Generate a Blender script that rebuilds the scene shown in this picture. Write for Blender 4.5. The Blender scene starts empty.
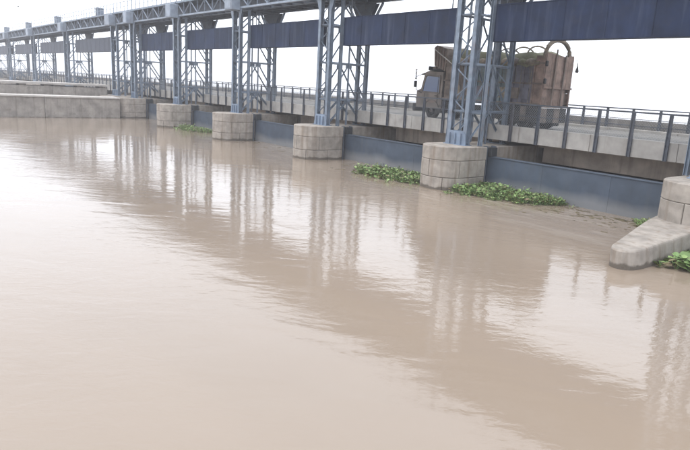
import bpy, math, random
from mathutils import Vector, Matrix
random.seed(11)
SC = bpy.context.scene
COL = SC.collection
R = math.radians

# ------------------------------------------------------------------ camera
FX, PITCH, ROLL, YAW = 606.77, 0.2269, 0.0545, 0.6724
CAM = Vector((21.4612, -21.9955, 4.852))
fw = Vector((-math.cos(YAW)*math.cos(PITCH), math.sin(YAW)*math.cos(PITCH), -math.sin(PITCH)))
rt = Vector((math.sin(YAW), math.cos(YAW), 0))
up = rt.cross(fw)
r2 = rt*math.cos(ROLL) + up*math.sin(ROLL)
u2 = -rt*math.sin(ROLL) + up*math.cos(ROLL)
cd = bpy.data.cameras.new('camera')
cd.sensor_width = 36.0
cd.lens = 36.0*FX/690.0
cd.clip_start, cd.clip_end = 0.1, 9000
cam = bpy.data.objects.new('camera', cd)
COL.objects.link(cam)
cam.matrix_world = Matrix(((r2.x, u2.x, -fw.x, CAM.x), (r2.y, u2.y, -fw.y, CAM.y), (r2.z, u2.z, -fw.z, CAM.z), (0, 0, 0, 1)))
SC.camera = cam

# ------------------------------------------------------------------ sky, sun, exposure
SUN_AZ, SUN_EL = R(205), R(64)          # azimuth from +Y clockwise: from behind the camera, a little left
SKY_STRENGTH, SUN_STRENGTH, EXPOSURE = 0.15, 1.2, 0.53
world = bpy.data.worlds.new('World')
SC.world = world
world.use_nodes = True
wn = world.node_tree
wn.nodes.clear()
sky = wn.nodes.new('ShaderNodeTexSky')
sky.sky_type = 'NISHITA'
sky.sun_disc = False
sky.sun_elevation, sky.sun_rotation = SUN_EL, SUN_AZ
sky.air_density, sky.dust_density, sky.ozone_density = 1.0, 1.0, 1.0
hs = wn.nodes.new('ShaderNodeHueSaturation')
hs.inputs['Saturation'].default_value = 0.34
bg = wn.nodes.new('ShaderNodeBackground')
bg.inputs['Strength'].default_value = SKY_STRENGTH
wo = wn.nodes.new('ShaderNodeOutputWorld')
veil = wn.nodes.new('ShaderNodeMix')        # even high overcast in front of the blue
veil.data_type = 'RGBA'
veil.inputs[0].default_value = 0.95
# thin even overcast, nearly uniform, the same all the way round
tc = wn.nodes.new('ShaderNodeTexCoord')
sz = wn.nodes.new('ShaderNodeSeparateXYZ')
wn.links.new(tc.outputs['Generated'], sz.inputs[0])
oc = wn.nodes.new('ShaderNodeMapRange')
oc.inputs['To Min'].default_value, oc.inputs['To Max'].default_value = 0.96, 1.0
wn.links.new(sz.outputs['Z'], oc.inputs['Value'])
vm = wn.nodes.new('ShaderNodeVectorMath')
vm.operation = 'SCALE'
vm.inputs[0].default_value = (9.5, 10.0, 10.9)
wn.links.new(oc.outputs['Result'], vm.inputs['Scale'])
wn.links.new(vm.outputs[0], veil.inputs[7])
wn.links.new(sky.outputs[0], hs.inputs['Color'])
wn.links.new(hs.outputs[0], veil.inputs[6])
wn.links.new(veil.outputs[2], bg.inputs['Color'])
wn.links.new(bg.outputs[0], wo.inputs['Surface'])
sl = bpy.data.lights.new('sun', 'SUN')
sl.energy, sl.angle, sl.color = SUN_STRENGTH, R(12), (1.0, 0.95, 0.88)
sun = bpy.data.objects.new('sun', sl)
COL.objects.link(sun)
sdir = Vector((math.sin(SUN_AZ)*math.cos(SUN_EL), math.cos(SUN_AZ)*math.cos(SUN_EL), math.sin(SUN_EL)))
sun.rotation_euler = sdir.to_track_quat('Z', 'Y').to_euler()
sun.location = sdir*200
vs = SC.view_settings
vs.view_transform, vs.look, vs.exposure, vs.gamma = 'Standard', 'None', EXPOSURE, 1.0
SC.cycles.use_denoising = True
SC.cycles.max_bounces = 8
SC.cycles.volume_bounces = 1
SC.cycles.caustics_reflective = False
SC.cycles.caustics_refractive = False

# ------------------------------------------------------------------ materials
def mat(name, col, rough=0.75, metal=0.0, var=0.18, scale=3.0, streak=0.0, streak_col=(0.06, 0.045, 0.035),
        patch=0.0, patch_col=(0.25, 0.14, 0.08), bump=0.15, bscale=25.0, spec=0.4, wet=None, band=None):
    """painted / cast surface: mottling, vertical run-off streaks, patches of wear, fine relief"""
    m = bpy.data.materials.new(name)
    m.use_nodes = True
    nt = m.node_tree
    N, L = nt.nodes, nt.links
    b = N['Principled BSDF']
    b.inputs['Roughness'].default_value = rough
    b.inputs['Metallic'].default_value = metal
    b.inputs['Specular IOR Level'].default_value = spec
    geo = N.new('ShaderNodeNewGeometry')
    oi = N.new('ShaderNodeObjectInfo')
    def noise(sc, detail=4, vec=None, rough_=0.55):
        n = N.new('ShaderNodeTexNoise')
        n.inputs['Scale'].default_value = sc
        n.inputs['Detail'].default_value = detail
        n.inputs['Roughness'].default_value = rough_
        L.new(vec if vec else geo.outputs['Position'], n.inputs['Vector'])
        return n.outputs['Fac']
    def ramp(src, lo, hi):
        r = N.new('ShaderNodeMapRange')
        r.inputs['From Min'].default_value, r.inputs['From Max'].default_value = lo, hi
        L.new(src, r.inputs['Value'])
        return r.outputs['Result']
    def mul(a, k):
        q = N.new('ShaderNodeMath'); q.operation = 'MULTIPLY'
        L.new(a, q.inputs[0])
        if isinstance(k, (int, float)): q.inputs[1].default_value = k
        else: L.new(k, q.inputs[1])
        return q.outputs[0]
    def mix(fac, a, c):
        x = N.new('ShaderNodeMix'); x.data_type = 'RGBA'
        L.new(fac, x.inputs[0])
        if isinstance(a, tuple): x.inputs[6].default_value = (*a, 1)
        else: L.new(a, x.inputs[6])
        x.inputs[7].default_value = (*c, 1)
        return x.outputs[2]
    dark = tuple(c*(1-var*1.6) for c in col)
    lite = tuple(min(1, c*(1+var)) for c in col)
    c = mix(ramp(noise(scale), 0.3, 0.7), dark, lite)
    # piece to piece difference
    hv = N.new('ShaderNodeHueSaturation')
    rr = N.new('ShaderNodeMapRange')
    rr.inputs['To Min'].default_value, rr.inputs['To Max'].default_value = 1-var*0.6, 1+var*0.6
    L.new(oi.outputs['Random'], rr.inputs['Value'])
    L.new(rr.outputs['Result'], hv.inputs['Value'])
    L.new(c, hv.inputs['Color'])
    c = hv.outputs[0]
    if streak > 0:
        mp = N.new('ShaderNodeMapping')
        mp.inputs['Scale'].default_value = (2.6, 2.6, 0.16)
        L.new(geo.outputs['Position'], mp.inputs['Vector'])
        s = ramp(noise(1.3, 5, mp.outputs[0]), 0.52, 0.75)
        s = mul(s, streak)
        c = mix(s, c, streak_col)
    if patch > 0:
        s = ramp(noise(1.7, 6, None, 0.65), 0.55, 0.68)
        c = mix(mul(s, patch), c, patch_col)
    if wet:                                   # water-line stain: height, colour
        sp = N.new('ShaderNodeSeparateXYZ')
        L.new(geo.outputs['Position'], sp.inputs[0])
        ad = N.new('ShaderNodeMath'); ad.operation = 'MULTIPLY_ADD'
        L.new(noise(2.2, 4), ad.inputs[0]); ad.inputs[1].default_value = 0.3
        L.new(sp.outputs['Z'], ad.inputs[2])
        c = mix(mul(ramp(ad.outputs[0], wet[0]+0.17, wet[0]+0.10), 0.85), c, wet[1])
    if band:                                  # paler tone towards the bottom, with an uneven edge
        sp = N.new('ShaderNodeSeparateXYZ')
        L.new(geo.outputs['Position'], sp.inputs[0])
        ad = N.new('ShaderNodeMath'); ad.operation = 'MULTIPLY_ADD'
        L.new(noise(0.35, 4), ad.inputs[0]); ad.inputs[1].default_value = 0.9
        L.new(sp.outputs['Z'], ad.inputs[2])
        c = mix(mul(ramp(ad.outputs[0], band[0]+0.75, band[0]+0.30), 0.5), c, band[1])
    L.new(c, b.inputs['Base Color'])
    if bump > 0:
        bp = N.new('ShaderNodeBump')
        bp.inputs['Strength'].default_value = bump
        bp.inputs['Distance'].default_value = 0.02
        L.new(noise(bscale, 6, None, 0.6), bp.inputs['Height'])
        L.new(bp.outputs[0], b.inputs['Normal'])
    return m

CONC = (0.305, 0.272, 0.238)
M = {}
M['stone'] = mat('pier_concrete', CONC, 0.9, var=0.18, scale=2.2, streak=0.75, streak_col=(0.16, 0.115, 0.08), patch=0.45, patch_col=(0.22, 0.19, 0.155), bump=0.35, wet=(0.16, (0.085, 0.07, 0.055)))
M['mortar'] = mat('mortar', (0.17, 0.148, 0.125), 0.95, bump=0.2)
M['wall'] = mat('wall_concrete', (0.265, 0.24, 0.215), 0.9, var=0.22, scale=1.1, streak=0.55, streak_col=(0.10, 0.085, 0.07), patch=0.5, patch_col=(0.13, 0.115, 0.10), bump=0.35, wet=(0.05, (0.11, 0.09, 0.07)))
M['coping'] = mat('coping_concrete', (0.46, 0.43, 0.40), 0.9, var=0.12, scale=1.5, bump=0.25)
M['beam'] = mat('edge_beam_concrete', (0.36, 0.34, 0.315), 0.88, var=0.13, scale=1.6, streak=0.4, streak_col=(0.2, 0.17, 0.14), bump=0.2)
M['girder'] = mat('girder_concrete', (0.45, 0.38, 0.32), 0.9, var=0.18, scale=1.2, streak=0.4, bump=0.2)
M['asphalt'] = mat('dusty_asphalt', (0.17, 0.16, 0.145), 0.92, var=0.2, scale=1.5, bump=0.3, bscale=60)
M['steel'] = mat('blue_grey_steel_paint', (0.155, 0.193, 0.245), 0.5, 0.0, var=0.2, scale=2.5, streak=0.35, streak_col=(0.10, 0.085, 0.075), patch=0.18, bump=0.08, spec=0.5)
M['steel_lite'] = mat('light_blue_steel_paint', (0.235, 0.275, 0.335), 0.5, var=0.14, scale=2.0, streak=0.4, streak_col=(0.12, 0.12, 0.13), patch=0.12, bump=0.08, spec=0.5)
M['gusset'] = mat('blue_gusset_paint', (0.175, 0.225, 0.30), 0.5, var=0.16, scale=2.0, streak=0.5, streak_col=(0.11, 0.11, 0.12), patch=0.2, bump=0.08, spec=0.5)
M['steel_dark'] = mat('dark_steel_paint', (0.085, 0.10, 0.125), 0.55, var=0.2, scale=2.0, streak=0.3, patch=0.15, bump=0.08)
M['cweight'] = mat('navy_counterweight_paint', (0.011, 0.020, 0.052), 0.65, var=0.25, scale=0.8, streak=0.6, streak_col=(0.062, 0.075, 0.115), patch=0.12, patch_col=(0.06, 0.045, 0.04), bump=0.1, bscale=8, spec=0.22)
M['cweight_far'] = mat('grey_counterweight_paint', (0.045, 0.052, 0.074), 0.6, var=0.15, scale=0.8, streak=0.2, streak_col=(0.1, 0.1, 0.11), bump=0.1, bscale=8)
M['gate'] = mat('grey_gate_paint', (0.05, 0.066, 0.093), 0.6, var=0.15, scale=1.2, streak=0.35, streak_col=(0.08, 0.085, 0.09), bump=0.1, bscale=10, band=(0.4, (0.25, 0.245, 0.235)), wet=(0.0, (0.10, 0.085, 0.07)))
M['rail'] = mat('dark_railing_paint', (0.075, 0.085, 0.105), 0.55, var=0.2, scale=6, streak=0.3, streak_col=(0.13, 0.09, 0.06), bump=0.08)
M['wire'] = mat('galvanised_wire', (0.34, 0.35, 0.36), 0.5, 0.3, var=0.1, bump=0)
M['dark'] = mat('dark_recess', (0.03, 0.032, 0.036), 0.9, bump=0.1)  # near-black: painted shade for the gate slots, also the bird's colour

# ------------------------------------------------------------------ mesh helpers
class MB:
    def __init__(self): self.v, self.f = [], []
    def add(self, vs, fs):
        o = len(self.v)
        self.v += [tuple(p) for p in vs]
        self.f += [tuple(i+o for i in f) for f in fs]
        return self
    def box(self, x0, x1, y0, y1, z0, z1, ch=0.0):
        if ch <= 0:
            return self.add([(x0,y0,z0),(x1,y0,z0),(x1,y1,z0),(x0,y1,z0),(x0,y0,z1),(x1,y0,z1),(x1,y1,z1),(x0,y1,z1)],
                     [(0,3,2,1),(4,5,6,7),(0,1,5,4),(1,2,6,5),(2,3,7,6),(3,0,4,7)])
        out = [(x0+ch,y0),(x1-ch,y0),(x1,y0+ch),(x1,y1-ch),(x1-ch,y1),(x0+ch,y1),(x0,y1-ch),(x0,y0+ch)]
        return self.prism(out, z0, z1, ch)
    def prism(self, out, z0, z1, ch=0.0):
        """vertical prism from a ccw outline, top and bottom edges chamfered by ch"""
        n = len(out)
        cx = sum(p[0] for p in out)/n; cy = sum(p[1] for p in out)/n
        def ins(d):
            r = []
            for i in range(n):
                a, b, c = Vector(out[i-1]), Vector(out[i]), Vector(out[(i+1) % n])
                e1, e2 = (b-a).normalized(), (c-b).normalized()
                n1, n2 = Vector((-e1.y, e1.x)), Vector((-e2.y, e2.x))
                k = (n1+n2)
                k = k/max(0.3, k.length_squared)*2 if k.length > 1e-6 else n1
                r.append((b.x+k.x*d, b.y+k.y*d))
            return r
        if ch > 0:
            i = ins(ch)
            rings = [(i, z0), (out, z0+ch), (out, z1-ch), (i, z1)]
        else:
            rings = [(out, z0), (out, z1)]
        vs, fs = [], []
        for pts, z in rings: vs += [(x, y, z) for x, y in pts]
        for k in range(len(rings)-1):
            for j in range(n):
                a, b = k*n+j, k*n+(j+1) % n
                fs.append((a, b, b+n, a+n))
        fs.append(tuple(range(n-1, -1, -1)))
        o = (len(rings)-1)*n
        fs.append(tuple(range(o, o+n)))
        return self.add(vs, fs)
    def bar(self, a, b, w, h=None, upv=(0, 0, 1)):
        """rectangular bar from a to b, w across, h along the up vector"""
        h = h or w
        a, b = Vector(a), Vector(b)
        d = (b-a).normalized()
        u = Vector(upv)
        if abs(d.dot(u)) > 0.98: u = Vector((0, 1, 0))
        s = d.cross(u).normalized()
        t = s.cross(d).normalized()
        vs = []
        for p in (a, b):
            for i, j in ((-1,-1),(1,-1),(1,1),(-1,1)):
                vs.append(p + s*(i*w/2) + t*(j*h/2))
        return self.add(vs, [(0,1,2,3),(7,6,5,4),(0,4,5,1),(1,5,6,2),(2,6,7,3),(3,7,4,0)])
    def hsec(self, x, y, z0, z1, wx, wy, t=0.025, web='x'):
        """vertical rolled H section"""
        if web == 'x':      # flanges face +-x
            self.box(x-wx/2, x-wx/2+t, y-wy/2, y+wy/2, z0, z1)
            self.box(x+wx/2-t, x+wx/2, y-wy/2, y+wy/2, z0, z1)
            self.box(x-wx/2+t, x+wx/2-t, y-t/2, y+t/2, z0, z1)
        else:
            self.box(x-wx/2, x+wx/2, y-wy/2, y-wy/2+t, z0, z1)
            self.box(x-wx/2, x+wx/2, y+wy/2-t, y+wy/2, z0, z1)
            self.box(x-t/2, x+t/2, y-wy/2+t, y+wy/2-t, z0, z1)
        return self
    def angle(self, a, b, w, t=0.012):
        self.bar(a, b, w, t)
        a2, b2 = Vector(a), Vector(b)
        return self.bar(a2, b2, t, w)
    def tube(self, pts, r, n=8, closed=False, cap=True):
        pts = [Vector(p) for p in pts]
        rs = r if isinstance(r, (list, tuple)) else [r]*len(pts)
        m = len(pts)
        vs, fs = [], []
        for i, p in enumerate(pts):
            if closed: d = pts[(i+1) % m]-pts[i-1]
            else: d = pts[min(i+1, m-1)]-pts[max(i-1, 0)]
            d.normalize()
            u = Vector((0, 0, 1)) if abs(d.z) < 0.9 else Vector((1, 0, 0))
            s = d.cross(u).normalized(); t = s.cross(d)
            for k in range(n):
                a = 2*math.pi*k/n
                vs.append(p + s*math.cos(a)*rs[i] + t*math.sin(a)*rs[i])
        for i in range(m if closed else m-1):
            for k in range(n):
                j = (i+1) % m
                fs.append((i*n+k, i*n+(k+1) % n, j*n+(k+1) % n, j*n+k))
        if cap and not closed:
            fs.append(tuple(range(n-1, -1, -1)))
            fs.append(tuple(range((m-1)*n, m*n)))
        return self.add(vs, fs)
    def lathe_y(self, prof, cx, cy, cz, n=24):
        """turned about the y axis; prof = [(y, r)]"""
        vs, fs = [], []
        for y, r in prof:
            for k in range(n):
                a = 2*math.pi*k/n
                vs.append((cx+r*math.cos(a), cy+y, cz+r*math.sin(a)))
        for i in range(len(prof)-1):
            for k in range(n):
                fs.append((i*n+k, i*n+(k+1) % n, (i+1)*n+(k+1) % n, (i+1)*n+k))
        fs.append(tuple(range(n))); o = (len(prof)-1)*n
        fs.append(tuple(range(o+n-1, o-1, -1)))
        return self.add(vs, fs)
    def mesh(self, name, m, smooth=False):
        me = bpy.data.meshes.new(name)
        me.from_pydata(self.v, [], self.f)
        me.materials.append(M[m] if isinstance(m, str) else m)
        if smooth:
            me.polygons.foreach_set('use_smooth', [True]*len(me.polygons))
        me.update()
        return me
    def obj(self, name, m, parent=None, smooth=False):
        return link(name, self.mesh(name, m, smooth), parent)

def link(name, me, parent=None, loc=None):
    o = bpy.data.objects.new(name, me)
    COL.objects.link(o)
    if parent: o.parent = parent
    if loc: o.location = loc
    return o
def empty(name, loc=(0, 0, 0)):
    o = bpy.data.objects.new(name, None)
    o.empty_display_size = 0.3
    COL.objects.link(o)
    o.location = loc
    return o
def tag(o, label=None, cat=None, group=None, kind=None):
    if label: o['label'] = label
    if cat: o['category'] = cat
    if group: o['group'] = group
    if kind: o['kind'] = kind
    return o
def copy_tree(o, parent=None):
    c = o.copy()
    COL.objects.link(c)
    c.parent = parent
    for ch in [q for q in o.children]: copy_tree(ch, c)
    return c

ORD = ['first', 'second', 'third', 'fourth', 'fifth', 'sixth', 'seventh']
# ------------------------------------------------------------------ key dimensions (metres)
S = 12.0                                   # pier spacing of the near bays
ZP = 2.15                                  # pier top
NEAR = [24.5, 12.25, 0.0, -12.0, -24.0, -36.0, -48.0]       # pier positions, right to left
FAR = [-54.2, -75.9, -97.6, -119.3, -141.0, -162.7]  # wider bays beyond the divide wall
XC, RP = 0.25, 1.25                        # pier centre line offset, half thickness
YN = RP+0.025                              # centre of the round nose
RY, RZ, R2Y = 4.67, 4.39, 13.93            # near railing, rail top, far railing
ROADZ = 3.05
UPZ = 1.15                                 # upstream water level

# ------------------------------------------------------------------ water
def water_mat(name, base, bumpk, scum=False):
    m = bpy.data.materials.new(name)
    m.use_nodes = True
    nt = m.node_tree; N, L = nt.nodes, nt.links
    b = N['Principled BSDF']
    b.inputs['IOR'].default_value = 1.46
    b.inputs['Roughness'].default_value = 0.06
    b.inputs['Specular IOR Level'].default_value = 0.5
    geo = N.new('ShaderNodeNewGeometry')
    def mapped(rot, sc):
        mp = N.new('ShaderNodeMapping')
        mp.vector_type = 'TEXTURE'                  # turn first, then stretch
        mp.inputs['Rotation'].default_value = (0, 0, rot)
        mp.inputs['Scale'].default_value = (1/sc[0], 1/sc[1], 1)
        L.new(geo.outputs['Position'], mp.inputs['Vector'])
        return mp.outputs[0]
    def noise(vec, sc, det, ro=0.5, dist=0.0):
        n = N.new('ShaderNodeTexNoise')
        n.inputs['Scale'].default_value = sc; n.inputs['Detail'].default_value = det
        n.inputs['Roughness'].default_value = ro; n.inputs['Distortion'].default_value = dist
        L.new(vec, n.inputs['Vector'])
        return n.outputs['Fac']
    def math_(op, a, k):
        q = N.new('ShaderNodeMath'); q.operation = op
        L.new(a, q.inputs[0])
        if isinstance(k, (int, float)): q.inputs[1].default_value = k
        else: L.new(k, q.inputs[1])
        return q.outputs[0]
    def rng(a, lo, hi, t0=0.0, t1=1.0):
        r = N.new('ShaderNodeMapRange')
        r.inputs['From Min'].default_value, r.inputs['From Max'].default_value = lo, hi
        r.inputs['To Min'].default_value, r.inputs['To Max'].default_value = t0, t1
        L.new(a, r.inputs['Value'])
        return r.outputs['Result']
    # silt colour drifts in broad streaks along the flow
    c = N.new('ShaderNodeMix'); c.data_type = 'RGBA'
    L.new(rng(noise(mapped(R(20), (0.05, 0.13, 1)), 1.0, 5), 0.35, 0.65), c.inputs[0])
    c.inputs[6].default_value = (*[x*0.93 for x in base], 1)
    c.inputs[7].default_value = (*[x*1.06 for x in base], 1)
    col_out = c.outputs[2]
    if scum:                                    # thin floating scum and foam drawn out in front of the gates
        sp = N.new('ShaderNodeSeparateXYZ'); L.new(geo.outputs['Position'], sp.inputs[0])
        near = math_('MULTIPLY', rng(sp.outputs['Y'], -5.0, 2.0), rng(sp.outputs['X'], -60.0, -20.0, 0.45, 1.0))
        st = rng(noise(mapped(R(6), (0.28, 1.5, 1)), 1.3, 7, 0.62, 1.2), 0.52, 0.68)
        f2 = math_('MULTIPLY', math_('MULTIPLY', st, near), 0.8)
        x2 = N.new('ShaderNodeMix'); x2.data_type = 'RGBA'
        L.new(f2, x2.inputs[0]); L.new(col_out, x2.inputs[6]); x2.inputs[7].default_value = (0.42, 0.37, 0.315, 1)
        x3 = N.new('ShaderNodeMix'); x3.data_type = 'RGBA'
        st3 = rng(noise(mapped(R(-4), (0.22, 0.9, 1)), 1.1, 5, 0.6, 0.8), 0.55, 0.75)
        L.new(math_('MULTIPLY', math_('MULTIPLY', st3, near), 0.6), x3.inputs[0]); L.new(x2.outputs[2], x3.inputs[6]); x3.inputs[7].default_value = (0.17, 0.135, 0.105, 1)
        col_out = x3.outputs[2]
    L.new(col_out, b.inputs['Base Color'])
    # ripples: long lazy swell, wind ripples in drifting patches, fine chop
    v = mapped(R(44), (0.62, 1.25, 1))
    a = math_('MULTIPLY', noise(v, 0.55, 2, 0.5, 0.6), 0.62)
    d = math_('MULTIPLY', noise(mapped(R(60), (0.95, 1.7, 1)), 1.9, 3, 0.55, 1.0), 0.30)
    e = math_('MULTIPLY', noise(mapped(R(46), (1.1, 2.0, 1)), 5.0, 3, 0.5, 0.6), 0.115)
    pt = rng(noise(mapped(R(10), (0.06, 0.10, 1)), 1.0, 3), 0.38, 0.62, 0.25, 1.0)
    h = math_('ADD', a, math_('MULTIPLY', math_('ADD', d, e), pt))
    bp = N.new('ShaderNodeBump')
    bp.inputs['Strength'].default_value = 1.0
    bp.inputs['Distance'].default_value = bumpk
    L.new(h, bp.inputs['Height'])
    L.new(bp.outputs[0], b.inputs['Normal'])
    return m
M['water'] = water_mat('silty_river_water', (0.246, 0.195, 0.150), 0.030, True)
M['water_up'] = water_mat('upstream_water', (0.26, 0.22, 0.18), 0.02)
w = MB()
w.add([(-2200, -2200, 0), (2200, -2200, 0), (2200, 3.25, 0), (-2200, 3.25, 0)], [(0, 1, 2, 3)])
tag(w.obj('water', 'water'), kind='structure')
w = MB()
w.add([(-2200, 3.42, UPZ), (2200, 3.42, UPZ), (2200, 2200, UPZ), (-2200, 2200, UPZ)], [(0, 1, 2, 3)])
tag(w.obj('upstream_water', 'water_up'), kind='structure')
w = MB()
w.box(-2200, 2200, -2200, 2200, -2.6, -2.2)
tag(w.obj('river_bed', 'mortar'), kind='structure')

# ------------------------------------------------------------------ piers
def pier_outline(inset=0.0, yend=2.88, n=14, r=RP):
    r = r-inset
    pts = [(XC+r, yend)]
    for i in range(n+1):
        a = -math.pi*i/n
        pts.append((XC+r*math.cos(a), YN+r*math.sin(a)))
    pts.append((XC-r, yend))
    pts.reverse()
    return pts           # ccw
def path_points(s, off):
    """point on the pier's outer line at arc length s (from the right back corner round the nose), moved in by off"""
    L1 = 2.88-YN
    La = math.pi*RP
    if s <= L1: return (XC+RP-off, 2.88-s)
    if s >= L1+La: return (XC-RP+off, YN+(s-L1-La))
    a = -(s-L1)/RP
    return (XC+(RP-off)*math.cos(a), YN+(RP-off)*math.sin(a))
LTOT = 2*(2.88-YN)+math.pi*RP
def block(s0, s1, z0, z1, off0=0.0):
    m = MB(); g = 0.012; ch = 0.022; dp = 0.16
    n = max(3, int((s1-s0)/0.22))
    cols = [(s0+g, off0+ch)] + [(s0+g+ch+(s1-s0-2*g-2*ch)*i/n, off0) for i in range(n+1)] + [(s1-g, off0+ch)]
    rows = [(z0+g, ch), (z0+g+ch, 0), (z1-g-ch, 0), (z1-g, ch)]
    vs, fs = [], []
    nc = len(cols)
    for z, ez in rows:
        for s, o in cols:
            x, y = path_points(s, max(o, off0+ez)); vs.append((x, y, z))
    for k in range(3):
        for j in range(nc-1):
            a = k*nc+j; fs.append((a+1, a, a+nc, a+nc+1))
    # back edge so that the joint has depth
    base = len(vs)
    ring = [j for j in range(nc)] + [k*nc+nc-1 for k in (1, 2)] + [3*nc+j for j in range(nc-1, -1, -1)] + [k*nc for k in (2, 1)]
    for idx in ring:
        k, j = divmod(idx, nc)
        x, y = path_points(cols[j][0], off0+dp); vs.append((x, y, rows[k][0]))
    q = len(ring)
    for i in range(q): fs.append((ring[i], ring[(i+1) % q], base+(i+1) % q, base+i))
    m.add(vs, fs)
    return m
pier_meshes = {}
def build_pier(name, px, label, group, wide=1.0, detail=True):
    t = empty(name, (px, 0, -0.6))
    def P(key, fn, mt, nm, smooth=False):
        if key not in pier_meshes: pier_meshes[key] = fn().mesh(nm, mt, smooth)
        return link(nm, pier_meshes[key], t, (0, 0, 0.6))
    P('core', lambda: MB().prism(pier_outline(0.05), -1.6, 1.49), 'mortar', 'core')
    P('cap', lambda: MB().prism(pier_outline(0.0), 1.475, ZP, 0.03), 'stone', 'cap')
    cuts = {0: [0, 1.9, 3.55, 5.2, LTOT], 1: [0, 1.2, 2.75, 4.35, 5.9, LTOT]}
    zz = [(0.62, 1.475), (-0.6, 0.62)]
    for c in (0, 1):
        cs = cuts[c]
        for i in range(len(cs)-1):
            P(('blk', c, i), lambda: block(cs[i], cs[i+1], *zz[c]), 'stone', 'stone_block')
    # gate slot and rear body
    P('neck', lambda: MB().box(XC-RP+0.32, XC+RP-0.32, 2.84, 3.75, -1.6, ZP-0.004), 'stone', 'slot_wall')
    P('rear', lambda: MB().box(XC-RP, XC+RP, 3.7, 7.2, -1.6, ZP, 0.03), 'stone', 'rear_body')
    P('seat', lambda: MB().box(XC-RP+0.03, XC+RP-0.03, 7.22, 13.55, -1.6, 2.615, 0.03), 'stone', 'bearing_wall')
    for k in (-1, 1):
        P(('slot', k), lambda: MB().box(XC+k*(RP-0.17)-0.13, XC+k*(RP-0.17)+0.13, 2.93, 3.02, 0.0, ZP+0.02)
            .box(XC+k*(RP-0.17)-0.13, XC+k*(RP-0.17)+0.13, 3.56, 3.65, 0.0, ZP+0.02), 'steel_dark', 'slot_guide')
        P(('slotbox', k), lambda: MB().box(XC+k*(RP+0.02)-0.14, XC+k*(RP+0.02)+0.14, 3.06, 3.50, 1.66, ZP-0.03), 'dark', 'slot_shade_block')  # near-black block added as the shade of the open slot
    tag(t, label, 'pier', group)
    return t
PG = 'round-nosed barrage piers'
plabels = ['round-nosed concrete pier beyond the right edge, seen only in reflection',
           'concrete barrage pier with a long low pointed footing, at the right edge',
           'round-nosed concrete pier carrying the tower in front of the truck',
           'round-nosed concrete pier left of the truck, with a weed mat to its right',
           'round-nosed concrete pier two bays left of the truck tower pier',
           'smallest free-standing round-nosed pier, next to the long divide wall',
           'round-nosed pier joined to the long concrete divide wall']
piers = []
for i, px in enumerate(NEAR):
    piers.append(build_pier('barrage_pier', px, plabels[i], PG))
# low pointed footing of the right-hand pier
def footing():
    m = MB()
    out = [(-0.98, 2.2), (-0.95, 0.6), (-0.50, -1.36), (0.26, -4.3), (0.38, -4.85), (0.80, -5.0), (1.10, -4.6), (1.08, -3.4), (0.98, 0.0), (0.98, 2.2)]
    for _ in range(2):                             # soften the cast corners
        o2 = []
        for i in range(len(out)):
            a, b = Vector(out[i]), Vector(out[(i+1) % len(out)])
            o2 += [tuple(a*0.75+b*0.25), tuple(a*0.25+b*0.75)]
        out = o2
    vs, fs = [], []
    n = len(out)
    def ring(k, z):
        cx, cy = -0.1, 0.0
        return [((x-cx)*(1-k)+cx, (y-cy)*(1-k*(0.45 if k > 0 else 0.06))+cy, z + 0.032*(y+4.95)*(1 if z > 0.4 else 0)) for x, y in out]
    rings = [ring(-0.10, -1.4), ring(-0.06, 0.0), ring(-0.045, 0.22), ring(-0.012, 0.46), ring(0.0, 0.52), ring(0.02, 0.56), ring(0.06, 0.58)]
    for r in rings: vs += r
    for k in range(len(rings)-1):
        for j in range(n):
            a, b = k*n+j, k*n+(j+1) % n
            fs.append((a, b, b+n, a+n))
    o = (len(rings)-1)*n
    fs.append(tuple(range(o, o+n)))
    m.add(vs, fs)
    return m
fo = footing().obj('pointed_footing', 'stone', piers[1])
fo.location = (0, 0, 0.6)
fo['label'] = 'low pointed concrete footing with a sloping bright top'
for i, px in enumerate(FAR):
    t = empty('barrage_pier', (px, 0, -0.6))
    q = MB().prism([(XC+x*2.2-0.55, y) for x, y in pier_outline(0, 7.2)], -1.0, ZP, 0.04).obj('pier_body', 'stone', t); q.location = (0, 0, 0.6)
    q = MB().box(XC-2.6, XC+2.6, 7.22, 13.55, -1.0, 2.615, 0.03).obj('bearing_wall', 'stone', t); q.location = (0, 0, 0.6)
    tag(t, 'hazy concrete pier of the wide far bays, %s one behind the divide wall' % ORD[i] if i else 'wide concrete pier just behind the divide wall', 'pier', 'piers of the wide far bays')

# ------------------------------------------------------------------ gate leaves between piers
def gate(x0, x1, label):
    t = empty('sluice_gate', (x0, 3.2, 0))
    Lw = x1-x0
    n = max(3, round(Lw/3.2))
    for i in range(n):                            # skin plates with welded seams
        a, b = Lw*i/n, Lw*(i+1)/n
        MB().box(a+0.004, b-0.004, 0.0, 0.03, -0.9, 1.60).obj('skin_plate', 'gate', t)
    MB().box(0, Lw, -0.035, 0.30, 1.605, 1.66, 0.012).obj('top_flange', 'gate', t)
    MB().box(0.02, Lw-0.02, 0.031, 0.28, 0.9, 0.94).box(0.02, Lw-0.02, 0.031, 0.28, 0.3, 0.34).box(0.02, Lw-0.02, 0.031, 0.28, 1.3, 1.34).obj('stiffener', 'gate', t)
    return tag(t, label, 'gate', 'closed gate leaves between the piers')
glab = ['grey steel gate leaf beyond the right-edge pier',
        'grey steel gate leaf between the tower in front of the truck and the right-edge pier',
        'grey steel gate leaf behind the left weed mat',
        'grey steel gate leaf, third from the right along the barrage',
        'grey steel gate leaf, fourth from the right along the barrage',
        'grey steel gate leaf beside the divide wall']
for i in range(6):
    gate(NEAR[i+1]+XC+RP-0.28, NEAR[i]+XC-RP+0.28, glab[i])
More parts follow.
